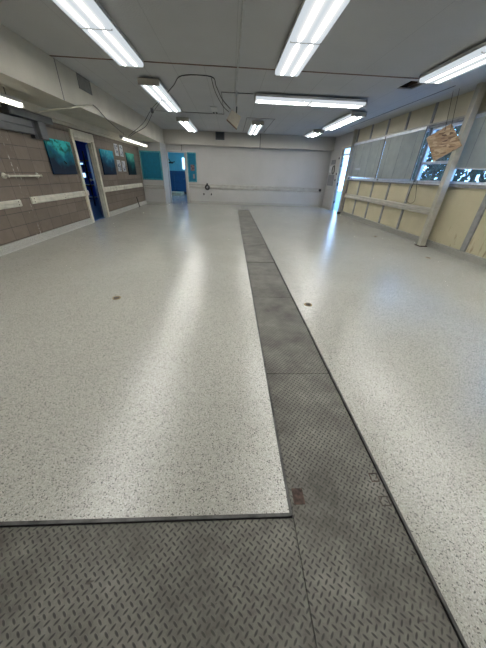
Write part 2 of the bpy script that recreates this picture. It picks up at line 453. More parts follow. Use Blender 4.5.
# ------------------------------------------------------------------ ceiling
SEAM = 6.70
c = MB(); c.box(-4.6, XR+.2, YR, SEAM, ZC, ZC+.2)
ce = c.build('ceiling', 'ceil'); struct(ce, 'grey textured ceiling near the camera, planked beyond the brown seam')
HX0, HX1, HY0, HY1 = 3.69, 4.05, 6.90, 7.43
c = MB(); c.box(-4.6, HX0, SEAM, YB+.2, ZC+.006, ZC+.03); c.box(HX1, XR+.2, SEAM, YB+.2, ZC+.006, ZC+.03)
c.box(HX0, HX1, SEAM, HY0, ZC+.006, ZC+.03); c.box(HX0, HX1, HY1, YB+.2, ZC+.006, ZC+.03)
c.build('plank_area', 'ceil2', ce)
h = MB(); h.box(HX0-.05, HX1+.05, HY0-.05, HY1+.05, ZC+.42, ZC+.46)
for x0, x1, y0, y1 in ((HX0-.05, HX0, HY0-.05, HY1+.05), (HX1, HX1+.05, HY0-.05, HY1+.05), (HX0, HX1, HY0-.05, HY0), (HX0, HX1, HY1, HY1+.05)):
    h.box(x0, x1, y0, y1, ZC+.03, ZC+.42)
h.build('hole_lining', 'dark', ce)  # near-black lining: the shade inside the hole put into its colour
for x in (3.93, 4.0): MB().box(x, x+.035, HY0, HY1, ZC+.032, ZC+.10).build('joist', 'joist', ce)
t = MB(); t.box(-3.36, 3.85, SEAM-.025, SEAM+.02, ZC-.006, ZC+.003)
struct(t.build('trim_2', 'seamwood'), 'brown wood seam across the ceiling')
t = MB(); t.box(3.85, 4.1, SEAM-.05, SEAM+.2, ZC-.004, ZC+.003)
struct(t.build('trim_3', 'joist'), 'bare wood patch beside the ceiling hole')
# thin joint lines on the ceiling
t = MB(); t.box(-.27, -.25, 8.5, 11.3, ZC-.004, ZC+.005); t.box(-2.6, -.27, 11.27, 11.3, ZC-.004, ZC+.005); t.box(-.25, .55, 8.49, 8.52, ZC-.006, ZC+.005)
t.box(.55, 1.6, 11.7, 11.73, ZC-.004, ZC+.005); t.box(.55, .57, 11.73, 15.3, ZC-.004, ZC+.005); t.box(1.56, 1.58, 11.73, 15.3, ZC-.004, ZC+.005)
struct(t.build('trim_4', 'vent'), 'thin grey joint strips on the far ceiling')
t = MB(); t.box(4.72, 4.74, 7.0, 12.5, ZC-.004, ZC+.005)
struct(t.build('trim_5', 'vent'), 'thin grey ceiling joint parallel to the window wall')

# ------------------------------------------------------------------ left side: soffit, wall, doors
SFX = -3.36
s_ = MB(); s_.box(-4.6, SFX, YR, YB+.05, 2.65, ZC)
so = struct(s_.build('wall_soffit_left', 'soffit'), 'cream boxed soffit along the left wall')
MB().box(SFX-.001, SFX+.004, 6.80, 6.825, 2.65, ZC).build('joint_strip', 'vent', so)
b_ = MB(); b_.box(XL, XL+.14, YR, 14.74, 2.50, 2.65); b_.box(XL, XL+.06, YR, 14.74, 2.44, 2.50)
struct(b_.build('trim_6', 'soffit'), 'cream beam where the soffit meets the left wall')
LD0, LD1, LDH = 8.87, 9.95, 2.20
w = MB(); W0 = -4.49
w.box(W0, XL, YR, LD0, 0, 2.65)
struct(MB().box(W0, XL, LD1, 14.87, 0, 2.65).build('wall_left_far', 'block'), 'brown concrete block wall beyond the left doorway')
struct(MB().box(W0, XL, LD0, LD1, LDH, 2.65).build('wall_left_header', 'block'), 'block wall over the left doorway')
struct(w.build('wall_left', 'block'), 'brown concrete block wall on the left')
bb = MB()
def cove(y0, y1, x=XL, d=.05, h=.15, sg=1):
    bb.slab([(x, y0, 0), (x+sg*d*1.3, y0, 0), (x+sg*d, y0, .03), (x+sg*d*.7, y0, h-.01), (x, y0, h)], (0, -1, 0), y1-y0)
cove(YR, LD0-.14); cove(LD1+.14, YS-.03)
struct(bb.build('baseboard_left', 'cove'), 'pale speckled cove base along the block wall')
# left door
dr = MB()
for y0, y1 in ((LD0-.13, LD0), (LD1, LD1+.13)):
    dr.box(XL, XL+.05, y0, y1, 0, LDH, .01)
dr.box(XL, XL+.05, LD0-.13, LD1+.13, LDH, LDH+.20, .01)
dr.box(XL, XL+.07, LD0-.02, LD1+.02, LDH+.02, LDH+.12, .01)
dr.box(XL-.10, XL, LD0-.0, LD0+.03, 0, LDH); dr.box(XL-.10, XL, LD1-.03, LD1, 0, LDH); dr.box(XL-.10, XL, LD0+.03, LD1-.03, LDH-.03, LDH)
do = struct(dr.build('door_1', 'cream'), 'cream framed doorway in the block wall to a dark blue lit room')
lf = MB()
th = math.radians(152)
def leaf_pts(h0, h1, l0, l1, off):
    hx, hy = XL-.13, LD1-.02
    d = Vector((-math.sin(th), -math.cos(th), 0)); n = Vector((math.cos(th), -math.sin(th), 0))
    base = Vector((hx, hy, 0))
    return [base+d*l0+n*off+Vector((0, 0, h0)), base+d*l1+n*off+Vector((0, 0, h0)), base+d*l1+n*off+Vector((0, 0, h1)), base+d*l0+n*off+Vector((0, 0, h1))], n, d, base
pts, n, d, base = leaf_pts(.02, LDH-.05, 0, .98, 0)
lf.slab(pts, n, .045)
lo = lf.build('door_leaf', 'bluedoor', do)
lo['label'] = 'open dark blue door leaf'
kc = base+d*.86+Vector((0, 0, 1.13))
kb = MB().lathe(kc, n, [(0, .035), (.012, .035), (.016, .015), (.045, .015), (.055, .036), (.08, .046), (.10, .036), (.11, .01)], 16)
kb.build('door_knob', 'whitepaint', lo)
# room behind the left door
r = MB(); x0, x1, y0, y1 = -8.2, W0, 6.6, 16.0
r.box(x0-.1, x1, y0-.1, y0, 0, 2.9); r.box(x0-.1, -7.98, y1, y1+.1, 0, 2.9); r.box(-7.74, x1, y1, y1+.1, 0, 2.9); r.box(-7.98, -7.74, y1, y1+.1, 0, 1.05); r.box(-7.98, -7.74, y1, y1+.1, 1.72, 2.9)
r.box(x0-.1, x0, y0, 12.6, 0, 2.9); r.box(x0-.1, x0, 14.2, y1, 0, 2.9); r.box(x0-.1, x0, 12.6, 14.2, 0, 1.0); r.box(x0-.1, x0, 12.6, 14.2, 2.0, 2.9)
r.box(x0-.1, x1, y0, y1, 2.9, 3.0)
rr = struct(r.build('wall_side_room', 'bluewall'), 'dark blue walls of the room behind the left door')
MB().box(x0-.1, W0, y0, y1, -.1, 0).build('side_floor', 'navy', rr)
wn = MB(); wn.box(x0-.08, x0+.02, 12.55, 14.25, .95, 1.0); wn.box(x0-.08, x0+.02, 12.55, 14.25, 2.0, 2.05)
for y in (12.55, 13.38, 14.2): wn.box(x0-.08, x0+.02, y, y+.05, 1.0, 2.0)
wo = struct(wn.build('window_1', 'alum'), 'window in the dark side room')
MB().box(x0-.05, x0-.04, 12.6, 14.2, 1.0, 2.0).build('pane', 'glass', wo)
wn = MB(); wn.box(-8.0, -7.72, y1-.02, y1+.05, 1.03, 1.06); wn.box(-8.0, -7.72, y1-.02, y1+.05, 1.70, 1.73); wn.box(-8.0, -7.97, y1-.02, y1+.05, 1.06, 1.70); wn.box(-7.75, -7.72, y1-.02, y1+.05, 1.06, 1.70); wn.box(-7.97, -7.75, y1, y1+.04, 1.38, 1.41)
wo = struct(wn.build('window_7', 'alum'), 'small narrow bright window at the far end of the dark side room')
MB().box(-7.97, -7.75, y1+.015, y1+.02, 1.06, 1.70).build('pane', 'glass', wo)
sh = thing('storage_shelf', 'dark storage shelf glimpsed in the blue room through the left doorway', 'shelf', (-6.6, 13.4, 0))
for x in (-7.0, -6.25):
    for y in (13.05, 13.75): MB().box(x, x+.05, y, y+.05, 0, 2.1).build('upright', 'ducts', sh)
for z in (.3, .8, 1.3, 1.75): MB().box(-7.0, -6.2, 13.05, 13.8, z, z+.04).build('shelf', 'ducts', sh)
tag(MB().box(-6.75, -6.4, 13.2, 13.6, 1.34, 1.62, .02).build('storage_box', 'bluewall', origin=(-6.6, 13.4, 1.34)), 'blue box on the storage shelf in the side room, seen through the left doorway', 'box')

# guard rails (wall bumpers)
RG = 'cream guard rails along the walls'
def rail_y(x, y0, y1, z0, z1, label, sg=1, bolts=True, mat='railcream'):
    t = thing('guard_rail', label, 'wall rail', (x, y0, z0), RG)
    d = .035*sg
    m = MB(); h = z1-z0
    prof = [(x, z0), (x+d*.6, z0), (x+d, z0+.02), (x+d, z0+h*.45), (x+d*.6, z0+h*.5), (x+d, z0+h*.55), (x+d, z1-.02), (x+d*.6, z1), (x, z1)]
    m.slab([(a, y0, b) for a, b in prof], (0, -1, 0), y1-y0)
    m.build('board', mat, t)
    if bolts:
        n = max(2, int((y1-y0)/.9)+1)
        for i in range(n):
            y = y0+.08+(y1-y0-.16)*i/(n-1)
            for zz in (.3, .72):
                MB().lathe((x+d*.99, y, z0+h*zz), (sg, 0, 0), [(0, .012), (.004, .01)], 8).build('bolt', 'ducts', t)
    return t
# slab() extrudes along -n : with n = (0,-1,0) and t>0 it runs towards +y
rail_y(XL, 3.0, 6.04, .755, .885, 'cream guard rail on the block wall, cut off by the left edge of the photo')
rail_y(XL, 6.38, 8.97, .765, .905, 'cream guard rail on the block wall between the bare gap and the left doorway')
rail_y(XL, 10.02, 14.5, .785, .945, 'long cream guard rail on the block wall beyond the left doorway')
# grab bar
t = thing('wall_bar', 'thin cream bar on two round brackets on the block wall above the guard rails', 'bar', (XL, 6.35, 1.31))
MB().tube([(XL+.08, 5.85, 1.31), (XL+.08, 6.88, 1.31)], .018).build('bar', 'railcream', t)
for y in (5.88, 6.86):
    MB().lathe((XL, y, 1.31), (1, 0, 0), [(0, .055), (.015, .055), (.02, .028), (.06, .022), (.10, .026), (.105, .02)], 14).build('bracket', 'railcream', t)
# grey boxes up on the left wall
t = thing('metal_trough', 'long grey metal wiring trough at the top of the block wall near the left edge', 'wiring box', (XL, 7.2, 2.35))
MB().box(XL, XL+.16, 6.45, 7.82, 2.35, 2.48, .008).build('body', 'greymetal', t)
MB().box(XL, XL+.17, 6.40, 6.45, 2.345, 2.50).build('end_plate', 'ducts', t)
t = thing('breaker_box', 'wide grey metal panel box under the wiring trough at the left edge', 'panel box', (XL, 6, 2.08))
MB().box(XL+.002, XL+.12, 5.0, 7.08, 2.085, 2.20, .006).build('cover', 'greymetal', t)
MB().box(XL+.002, XL+.125, 5.0, 7.06, 2.205, 2.325, .006).build('cover', 'greymetal', t)
MB().box(XL+.002, XL+.09, 7.09, 7.2, 2.02, 2.33).build('side_plate', 'ducts', t)
tag(MB().box(XL, XL+.17, 7.21, 7.47, 2.02, 2.345, .008).build('junction_box', 'greymetal', origin=(XL, 7.37, 2.02)), 'square grey metal junction box hanging below the end of the wiring trough', 'junction box')
# canvas prints
def canvas(y0, y1, z0, z1, mat, label):
    return tag(MB().box(XL+.002, XL+.035, y0, y1, z0, z1, .004).build('canvas_print', mat, origin=(XL, (y0+y1)/2, z0)), label, 'picture', 'underwater pictures on the block wall')
canvas(7.48, 8.60, 1.33, 2.08, 'sea1', 'underwater reef picture with a small diver on the block wall, left of the doorway')
canvas(10.40, 11.48, 1.31, 2.06, 'sea2', 'deep blue underwater picture just right of the left doorway')
canvas(12.88, 13.84, 1.30, 2.10, 'sea3', 'greenish underwater picture nearest the far end of the block wall')
# small diver on the reef picture
dv = MB(); dv.lathe((XL+.036, 8.12, 1.60), (0, .8, -.45), [(-.06, .008), (-.02, .018), (.04, .016), (.07, .006)], 8)
o = bpy.data.objects.get('canvas_print'); dv.build('diver_mark', 'dark', o)
for i, (y0, y1, z0, z1, l) in enumerate(((11.78, 12.12, 1.94, 2.32, 'upper left'), (12.29, 12.63, 1.94, 2.32, 'upper right'), (11.78, 12.12, 1.42, 1.80, 'lower left'), (12.29, 12.63, 1.42, 1.79, 'lower right'))):
    tag(MB().box(XL, XL+.012, y0, y1, z0, z1).build('wall_poster', 'sheet%d' % i, origin=(XL, (y0+y1)/2, z0)), 'small white poster with blue marks, %s of the four on the block wall' % l, 'poster', 'four white posters on the block wall')
# thin rod standing at the base of wall
tag(MB().tube([(XL+.12, 13.3, .0), (XL+.03, 13.32, .42)], .018, 8).build('thin_rod', 'cable', origin=(XL+.1, 13.3, 0)), 'thin dark rod leaning against the block wall base near the far corner', 'rod')
# vent on the soffit
t = thing('vent_grille', 'dark grey square vent grille on the left soffit', 'vent', (SFX, 7.9, 3.0))
MB().box(SFX, SFX+.008, 7.62, 8.14, 3.02, 3.25).build('backing', 'vent', t)
vg = ring_ = MB(); vg.box(SFX+.008, SFX+.02, 7.58, 8.18, 3.00, 3.03); vg.box(SFX+.008, SFX+.02, 7.58, 8.18, 3.225, 3.255); vg.box(SFX+.008, SFX+.02, 7.58, 7.62, 3.03, 3.225); vg.box(SFX+.008, SFX+.02, 8.14, 8.18, 3.03, 3.225)
vg.build('frame', 'vent', t)
vl = MB()
for k in range(8): z = 3.04+k*.024; vl.slab([(SFX+.009, 7.62, z), (SFX+.018, 7.62, z+.010), (SFX+.018, 8.14, z+.010), (SFX+.009, 8.14, z)], (0, 0, 1), .004)
vl.build('louvre', 'vent', t)

# ------------------------------------------------------------------ back wall
DX0, DX1, DH = -3.36, -2.42, 2.34
w = MB(); w.box(W0, SFX, YS, YS+.12, 0, 2.65)
struct(MB().box(SFX-.12, SFX, YS+.12, YB, 0, 2.65).build('wall_door_return', 'wallwhite'), 'off-white return beside the back doorway')
wb = struct(w.build('wall_back_left', 'wallwhite'), 'off-white wall stub at the far end of the block wall')
w = MB(); w.box(DX1, XR+.2, YB, YB+.15, 0, ZC)
struct(MB().box(SFX-.2, DX1, YB, YB+.15, DH, ZC).build('wall_back_header', 'wallwhite'), 'off-white wall over the back doorway')
struct(w.build('wall_back', 'wallwhite'), 'off-white back wall with a doorway')
w = MB(); w.box(SFX, XR+.0, YB-.30, YB, 2.69, ZC)
sb = struct(w.build('wall_soffit_back', 'soffitback'), 'shallow off-white beam along the top of the back wall')
b2 = MB(); b2.box(DX1+.1, XR-.05, YB-.025, YB, 0, .12); b2.box(DX1+.1, XR-.05, YB-.045, YB-.025, 0, .03)
struct(b2.build('baseboard_back', 'cove'), 'speckled cove base along the back wall')
b2 = MB(); b2.box(XL+.06, SFX-.02, YS-.025, YS, 0, .12)
struct(b2.build('baseboard_back_left', 'cove'), 'speckled cove base on the wall stub')
def rail_x(y, x0, x1, z0, z1, label):
    t = thing('guard_rail', label, 'wall rail', (x0, y, z0), RG)
    h = z1-z0; d = -.05
    prof = [(y, z0), (y+d*.6, z0), (y+d, z0+.02), (y+d, z0+h*.45), (y+d*.6, z0+h*.5), (y+d, z0+h*.55), (y+d, z1-.02), (y+d*.6, z1), (y, z1)]
    MB().slab([(x0, a, b) for a, b in prof], (-1, 0, 0), x1-x0).build('board', 'railoffwhite', t)
    n = 9 if x1-x0 > 3 else 2
    for i in range(n):
        x = x0+.15+(x1-x0-.3)*i/(n-1); MB().lathe((x, y+d, z0+h*.72), (0, -1, 0), [(0, .014), (.005, .01)], 8).build('bolt', 'vent', t)
rail_x(YB, DX1+.14, XR-.2, .74, .97, 'long off-white guard rail across the back wall')
rail_x(YS, XL+.06, SFX-.01, .70, .88, 'short off-white guard rail under the wide teal notice board')
m = MB(); m.box(DX1+.15, XR-.03, YB-.012, YB, 2.40, 2.425); struct(m.build('trim_7', 'wallwhite'), 'thin painted line strip high on the back wall')
# back doorway
d2 = MB()
d2.box(DX0, DX0+.05, YB-.04, YB+.17, 0, DH+.08, .01); d2.box(DX1-.0, DX1+.10, YB-.04, YB+.17, 0, DH+.08, .01); d2.box(DX0+.05, DX1, YB-.04, YB+.17, DH, DH+.08, .01)
dd = struct(d2.build('door_2', 'wallwhite'), 'off-white framed doorway in the back wall')
l2 = MB(); l2.box(DX1-.055, DX1-.01, YB+.12, YB+1.0, .03, DH-.02); lf2 = l2.build('door_leaf', 'wallwhite', dd)
hb = MB(); hb.box(DX1-.075, DX1-.055, YB+.72, YB+.86, 1.12, 1.50, .004); hb.build('lock_plate', 'black', lf2)
hb = MB(); hb.tube([(DX1-.07, YB+.8, 1.20), (DX1-.14, YB+.8, 1.20), (DX1-.15, YB+.62, 1.20)], .02); hb.build('lever', 'black', lf2)
# room behind
bx0, bx1, by1 = -7.0, -1.2, 23.0
for n_, q in enumerate(((bx0-.1, bx0, YB+.15, by1, 0, 3), (bx1, bx1+.1, YB+.15, 16.6, 0, 3), (bx1, bx1+.1, 20.9, by1, 0, 3), (bx1, bx1+.1, 16.6, 20.9, 0, .3), (bx1, bx1+.1, 16.6, 20.9, 2.5, 3),
        (bx0, SFX-.2, YB+.05, YB+.15, 0, 3), (bx0-.1, bx1+.1, YB+.15, by1+.1, 3, 3.1),
        (bx0-.1, -3.72, by1, by1+.1, 0, 3), (-3.40, bx1+.1, by1, by1+.1, 0, 3), (-3.72, -3.40, by1, by1+.1, 0, 1.66), (-3.72, -3.40, by1, by1+.1, 2.40, 3))):
    struct(MB().box(*q).build('wall_back_room', 'cyanwall'), 'bright cyan wall of the room behind the back doorway')
struct(MB().box(bx0-.1, bx1+.1, YB+.15, by1, -.1, 0).build('floor_back_room', 'floor'), 'pale speckled floor of the room behind the back doorway')
wn = MB()
for y in (16.6, 18.7, 20.85): wn.box(bx1+.0, bx1+.08, y, y+.05, .3, 2.5)
for z in (.3, 1.4, 2.45): wn.box(bx1+.02, bx1+.07, 16.6, 20.9, z, z+.05)
wo = struct(wn.build('window_2', 'alum'), 'window at the side of the cyan room')
MB().box(bx1+.045, bx1+.05, 16.6, 20.9, .3, 2.5).build('pane', 'glass', wo)
t = thing('base_cabinet', 'tall navy blue cabinet front in the cyan room behind the back doorway', 'cabinet', (-4.3, 22.6, 0))
MB().box(-5.5, -3.0, 22.4, 22.98, .12, 1.48, .01).build('body', 'navy', t)
MB().box(-5.52, -2.98, 22.37, 22.98, 1.48, 1.53, .008).build('worktop', 'navy', t)
for a, b_ in ((-5.4, -4.3), (-4.24, -3.1)):
    dn = MB().box(a, b_, 22.37, 22.4, .2, 1.42, .006).build('door', 'navy', t)
    MB().tube([(b_-.55, 22.35, 1.0), (b_-.38, 22.35, 1.04)], .014).build('handle', 'chrome', dn)
MB().box(-5.5, -3.0, 22.5, 22.98, 0, .12).build('plinth', 'dark', t)
tag(MB().box(-4.85, -3.55, 20.7, 21.9, 0, .20, .04).build('floor_mat', 'tanmat', origin=(-4.2, 21.3, 0)), 'tan cushion mat on the floor in front of the navy cabinet', 'mat')
t = thing('wall_hook', 'dark hook shaped fitting high on the cyan wall in the back room', 'hook', (-4.6, by1, 2.0))
MB().box(-4.80, -4.40, by1-.04, by1, 2.0, 2.10, .01).build('plate', 'black', t)
MB().tube(spline([(-4.78, by1-.06, 2.06), (-4.76, by1-.1, 2.30), (-4.64, by1-.1, 2.22), (-4.5, by1-.1, 2.08), (-4.25, by1-.1, 2.12)], 5), .03).build('arm', 'black', t)
wn = MB(); wn.box(-3.76, -3.36, by1-.03, by1+.06, 1.62, 1.66); wn.box(-3.76, -3.36, by1-.03, by1+.06, 2.40, 2.44); wn.box(-3.76, -3.72, by1-.03, by1+.06, 1.66, 2.40); wn.box(-3.40, -3.36, by1-.03, by1+.06, 1.66, 2.40)
wo = struct(wn.build('window_8', 'alum'), 'small bright window in the far cyan wall, above the door lever')
MB().box(-3.72, -3.40, by1+.03, by1+.035, 1.66, 2.40).build('pane', 'glass', wo)
# notice boards
t = thing('notice_board', 'wide teal notice board with a pale patterned border at the far left corner', 'notice board', (-3.9, YS, 1.08))
MB().box(-4.37, -3.38, YS-.03, YS-.002, 1.09, 2.30, .004).build('border', 'tealborder', t)
MB().box(-4.31, -3.44, YS-.034, YS-.0295, 1.15, 2.24).build('face', 'teal', t)
t = thing('notice_board', 'narrow tall teal notice board right of the back doorway', 'notice board', (-2.06, YB, 1.04))
MB().box(-2.30, -1.84, YB-.03, YB-.002, 1.03, 2.37, .004).build('border', 'tealborder', t)
MB().box(-2.25, -1.89, YB-.034, YB-.029, 1.08, 2.32).build('face', 'teal', t)
t = tag(MB().box(-2.14, -1.95, YB-.040, YB-.035, 1.55, 1.83).build('notice_sheet', 'paper', origin=(-2.05, YB-.04, 1.55)), 'pinkish photo sheet pinned to the narrow teal board', 'notice')
t.data.materials[0] = plain('photo_print', (.17, .09, .09), .5, 0, .6, 14)
t = tag(MB().box(-2.04, -1.95, YB-.040, YB-.035, 1.20, 1.40).build('notice_sheet', 'greypaper', origin=(-2.0, YB-.04, 1.2)), 'small dark notice low on the narrow teal board', 'notice')
# hose fitting, outlets
t = thing('hose_fitting', 'round black hose fitting on the back wall guard rail', 'hose fitting', (-1.29, YB-.055, .8))
MB().lathe((-1.29, YB-.055, .80), (0, -1, 0), [(0, .13), (.03, .14), (.05, .09), (.06, .06), (.10, .05), (.11, .02)], 16).build('body', 'black', t)
MB().lathe((-1.29, YB-.14, .80), (0, -1, 0), [(0, .055), (.03, .05), (.035, .02)], 12).build('face', 'chrome', t)
MB().box(-1.34, -1.24, YB-.12, YB-.055, .90, 1.0, .02).build('latch', 'black', t)
for x, l in ((-1.50, 'left'), (-1.08, 'right')):
    t = thing('wall_outlet', 'small dark wall outlet below the hose fitting, the %s one' % l, 'outlet', (x, YB, .46), 'outlets low on the back wall')
    MB().box(x-.06, x+.06, YB-.012, YB, .38, .54, .004).build('plate', 'wallwhite', t)
    MB().box(x-.035, x+.035, YB-.02, YB-.012, .41, .51, .004).build('socket', 'black', t)
tag(MB().tube([(1.46, YB-.33, 2.64), (1.46, YB-.33, 3.255)], .018).build('wall_conduit', 'vent', origin=(1.46, YB-.33, 2.64)), 'thin vertical grey conduit on the beam above the back wall', 'conduit')
tag(MB().tube([(-2.55, YB-.02, 2.43), (-2.55, YB-.02, 2.685)], .02).build('wall_conduit', 'vent', origin=(-2.55, YB-.02, 2.43)), 'short vertical grey conduit just above the back doorway', 'conduit')
t = thing('wall_speaker', 'dark grey speaker box on the beam above the back wall', 'speaker', (-.56, YB-.30, 2.92))
MB().box(-.78, -.34, YB-.40, YB-.30, 2.92, 3.25, .01).build('cabinet', 'speaker', t)
MB().box(-.73, -.39, YB-.412, YB-.40, 2.97, 3.21, .004).build('grille', 'ducts', t)

# ------------------------------------------------------------------ right wall
YP = 13.10
studs_y = [12.96, 11.76, 10.60, 9.48, 8.32, 5.64, 4.3, 3.0]
w = MB()
w.box(XR+.08, XR+.18, YR, YP, 0, 1.40); w.box(XR+.02, XR+.18, YR, 3.2, 1.47, 2.72); w.box(XR+.06, XR+.18, YR, YP, 2.78, ZC); w.box(XR-.02, XR+.18, YR, YP, 1.40, 1.47)
w.box(XR-.02, XR+.18, YR, YP, 2.72, 2.79)
wr = struct(w.build('wall_right', 'stud'), 'right wall of pale yellow panels between grey studs under windows')
st = [YP]+studs_y[0:5]+[7.02]+studs_y[5:]
for y in studs_y:
    hw = .065 if y < 6 else .035
    MB().box(XR, XR+.08, y-hw, y+hw, .02, 1.40).build('stud', 'stud', wr)
    MB().box(XR, XR+.06, y-.04, y+.04, 2.79, ZC).build('stud', 'stud', wr)
ys = [12.96, 11.76, 10.60, 9.48, 8.32, 7.02, 5.64, 4.3, 3.0]
for a, b_ in zip(ys[:-1], ys[1:]):
    MB().box(XR+.04, XR+.08, b_+.036, a-.036, .02, 1.40).build('panel', 'panel', wr)
    MB().box(XR+.03, XR+.06, b_+.036, a-.036, 2.79, ZC).build('clerestory_panel', 'cpanel', wr)
b2 = MB()
def cov_r(y0, y1): b2.slab([(XR+.04, y0, 0), (XR-.05, y0, 0), (XR-.04, y0, .03), (XR-.03, y0, .13), (XR, y0, .15), (XR+.04, y0, .15)], (0, -1, 0), y1-y0)
cov_r(YR, YP-.1)
struct(b2.build('baseboard_right', 'cove_grey'), 'grey speckled cove base under the yellow panels')
rail_y(XR, 7.10, 12.92, .73, .90, 'long grey guard rail across the yellow panels of the right wall', -1, False, 'railgrey')
# posts
t = thing('support_post', 'beige square support post standing in front of the window wall', 'post', (5.1, 6.78, 0))
MB().box(5.04, 5.19, 6.66, 6.80, 0, ZC, .012).build('column', 'post', t)
MB().box(5.01, 5.22, 6.62, 6.84, 0, .02, .004).build('foot_plate', 'rust', t)
tag(MB().box(5.215, 5.245, 6.80, 6.98, .16, ZC-.0, .004).build('metal_channel', 'postgrey', origin=(5.23, 6.9, .16)), 'grey metal channel running up behind the beige support post', 'channel')
t = thing('support_post', 'slim beige post at the far end of the windows beside the bright doorway', 'post', (5.2, 13.05, 0))
MB().box(5.15, 5.27, 13.0, 13.09, 0, ZC, .012).build('column', 'post', t)
MB().box(5.13, 5.28, 12.98, 13.11, 0, .10, .004).build('foot_plate', 'black', t)
# windows : openings 1.47..2.72
def window(n, y0, y1, label, bars=()):
    z0, z1 = 1.47, 2.72; x = XR+.05; fr = MB(); k = .05
    fr.box(x, x+.08, y0, y1, z0, z0+k); fr.box(x, x+.08, y0, y1, z1-k, z1); fr.box(x, x+.08, y0, y0+k, z0+k, z1-k); fr.box(x, x+.08, y1-k, y1, z0+k, z1-k)
    for a in bars: fr.box(x, x+.07, y0+k, y1-k, a-.03, a+.03)
    o = struct(fr.build('window_%d' % n, 'alum'), label)
    MB().box(x+.035, x+.041, y0+k, y1-k, z0+k, z1-k).build('pane', 'glass', o)
window(3, 10.42, 13.0, 'window behind the far closed blind')
window(4, 8.26, 10.38, 'window behind the middle closed blind')
window(5, 7.02, 8.22, 'bare window behind the hanging strand board', (1.93,))
window(6, 3.2, 6.98, 'window behind the near blind, open along its foot')
m = MB()
for y in (13.0, 10.40, 8.24, 7.0): m.box(XR+.0, XR+.14, y-.02, y+.02, 1.47, 2.72)
m.box(XR-.078, XR-.071, 10.375, 10.43, 1.50, 2.76); m.box(XR-.078, XR-.071, 8.27, 8.31, 1.50, 2.76)
struct(m.build('trim_8', 'postgrey'), 'grey mullions between the windows')
sl = MB(); sl.box(XR-.05, XR-.02, 7.05, YP-.08, 1.435, 1.465); struct(sl.build('trim_9', 'alum'), 'metal sill strip under the windows')
BG = 'grey blinds on the window wall'
def blind(y0, y1, za, zb, label, slant=0.0):
    """slats from the head rail down to za (far end) / zb (near end)"""
    x = XR-.035
    t = thing('window_blind', label, 'blind', (x, y0, 2.70), BG)
    MB().box(x-.03, x+.03, y0, y1, 2.70, 2.77, .006).build('head_rail', 'alum', t)
    zt = 2.70; N = 46; sl = MB()
    for i in range(N):
        f0 = (i+.5)/N
        zf = zt+(za-zt)*f0; zn = zt+(zb-zt)*f0; hh = (zt-min(za, zb))/N*.62
        sl.slab([(x+.012, y1-.01, zf-hh), (x-.012, y1-.01, zf+hh), (x-.012, y0+.01, zn+hh), (x+.012, y0+.01, zn-hh)], (-1, 0, 0), .002)
    sl.build('slats', 'shade', t)
    br_ = MB(); br_.slab([(x-.016, y1, za-.03), (x-.016, y1, za), (x-.016, y0, zb), (x-.016, y0, zb-.03)], (-1, 0, 0), .03)
    br_.build('bottom_rail', 'alum', t)
    k = max(3, int((y1-y0)/.6))
    for i in range(k):
        y = y0+(y1-y0)*(i+.5)/k; u = (y-y0)/(y1-y0)
        MB().tube([(x-.018, y, zb+(za-zb)*u), (x-.018, y, 2.70)], .0035, 6).build('ladder_cord', 'stud', t)
    return t
bl = blind(10.402, 12.98, 1.585, 1.545, 'far grey blind hanging askew, nearest the bright doorway')
MB().box(XR-.062, XR-.052, 11.9, 12.35, 1.80, 1.87, .004).build('tag', 'paper', bl)
blind(8.30, 10.40, 1.53, 1.545, 'middle grey blind left of the hanging strand board')
blind(3.6, 6.78, 1.80, 1.70, 'near grey blind right of the support post with a gap below it')
m = MB(); m.box(XR-.06, XR-.02, 3.3, 12.95, 2.775, 2.81, .005); struct(m.build('trim_10', 'railgrey'), 'pale head strip above the blinds')
# pipes in the near clerestory
t = MB()
for i, z in enumerate((2.90, 2.97, 3.04)): 
    tag(MB().tube([(XR-.03-.03*i, 3.3, z), (XR-.03-.03*i, 6.6, z)], .022).build('wall_pipe', 'postgrey', origin=(XR-.03, 5, z)), 'grey pipe over the near clerestory panel, %s of three' % ('lowest', 'middle', 'topmost')[i], 'pipe', 'pipes right of the support post')
# hanging strand board
q = [(4.96, 7.77, 2.45), (4.97, 7.06, 2.64), (4.98, 6.50, 2.19), (4.97, 7.20, 1.93)]
t = thing('hanging_board', 'tilted square of strand board hanging on cords in front of the support post', 'board', (4.97, 7.1, 2.0))
ob = MB().slab(q, (-1, 0, 0), .03).build('board', 'osb', t)
for y in (6.98, 7.16):
    MB().tube([(4.962, y, 2.52), (4.955, y+.18, ZC)], .005, 6).build('cord', 'cable', t)
tag(MB().tube(spline([(XR-.06, 8.12, 1.60), (XR-.07, 8.10, 1.45), (XR-.05, 8.16, 1.25), (XR-.06, 8.18, 1.0), (XR-.06, 7.97, .93), (XR-.06, 7.80, 1.02), (XR-.06, 7.92, 1.35), (XR-.06, 7.98, 1.5)], 6), .006, 6).build('blind_cord', 'cable', origin=(XR-.06, 8.0, .93)), 'loose dark cord looping below the bare window', 'cord')
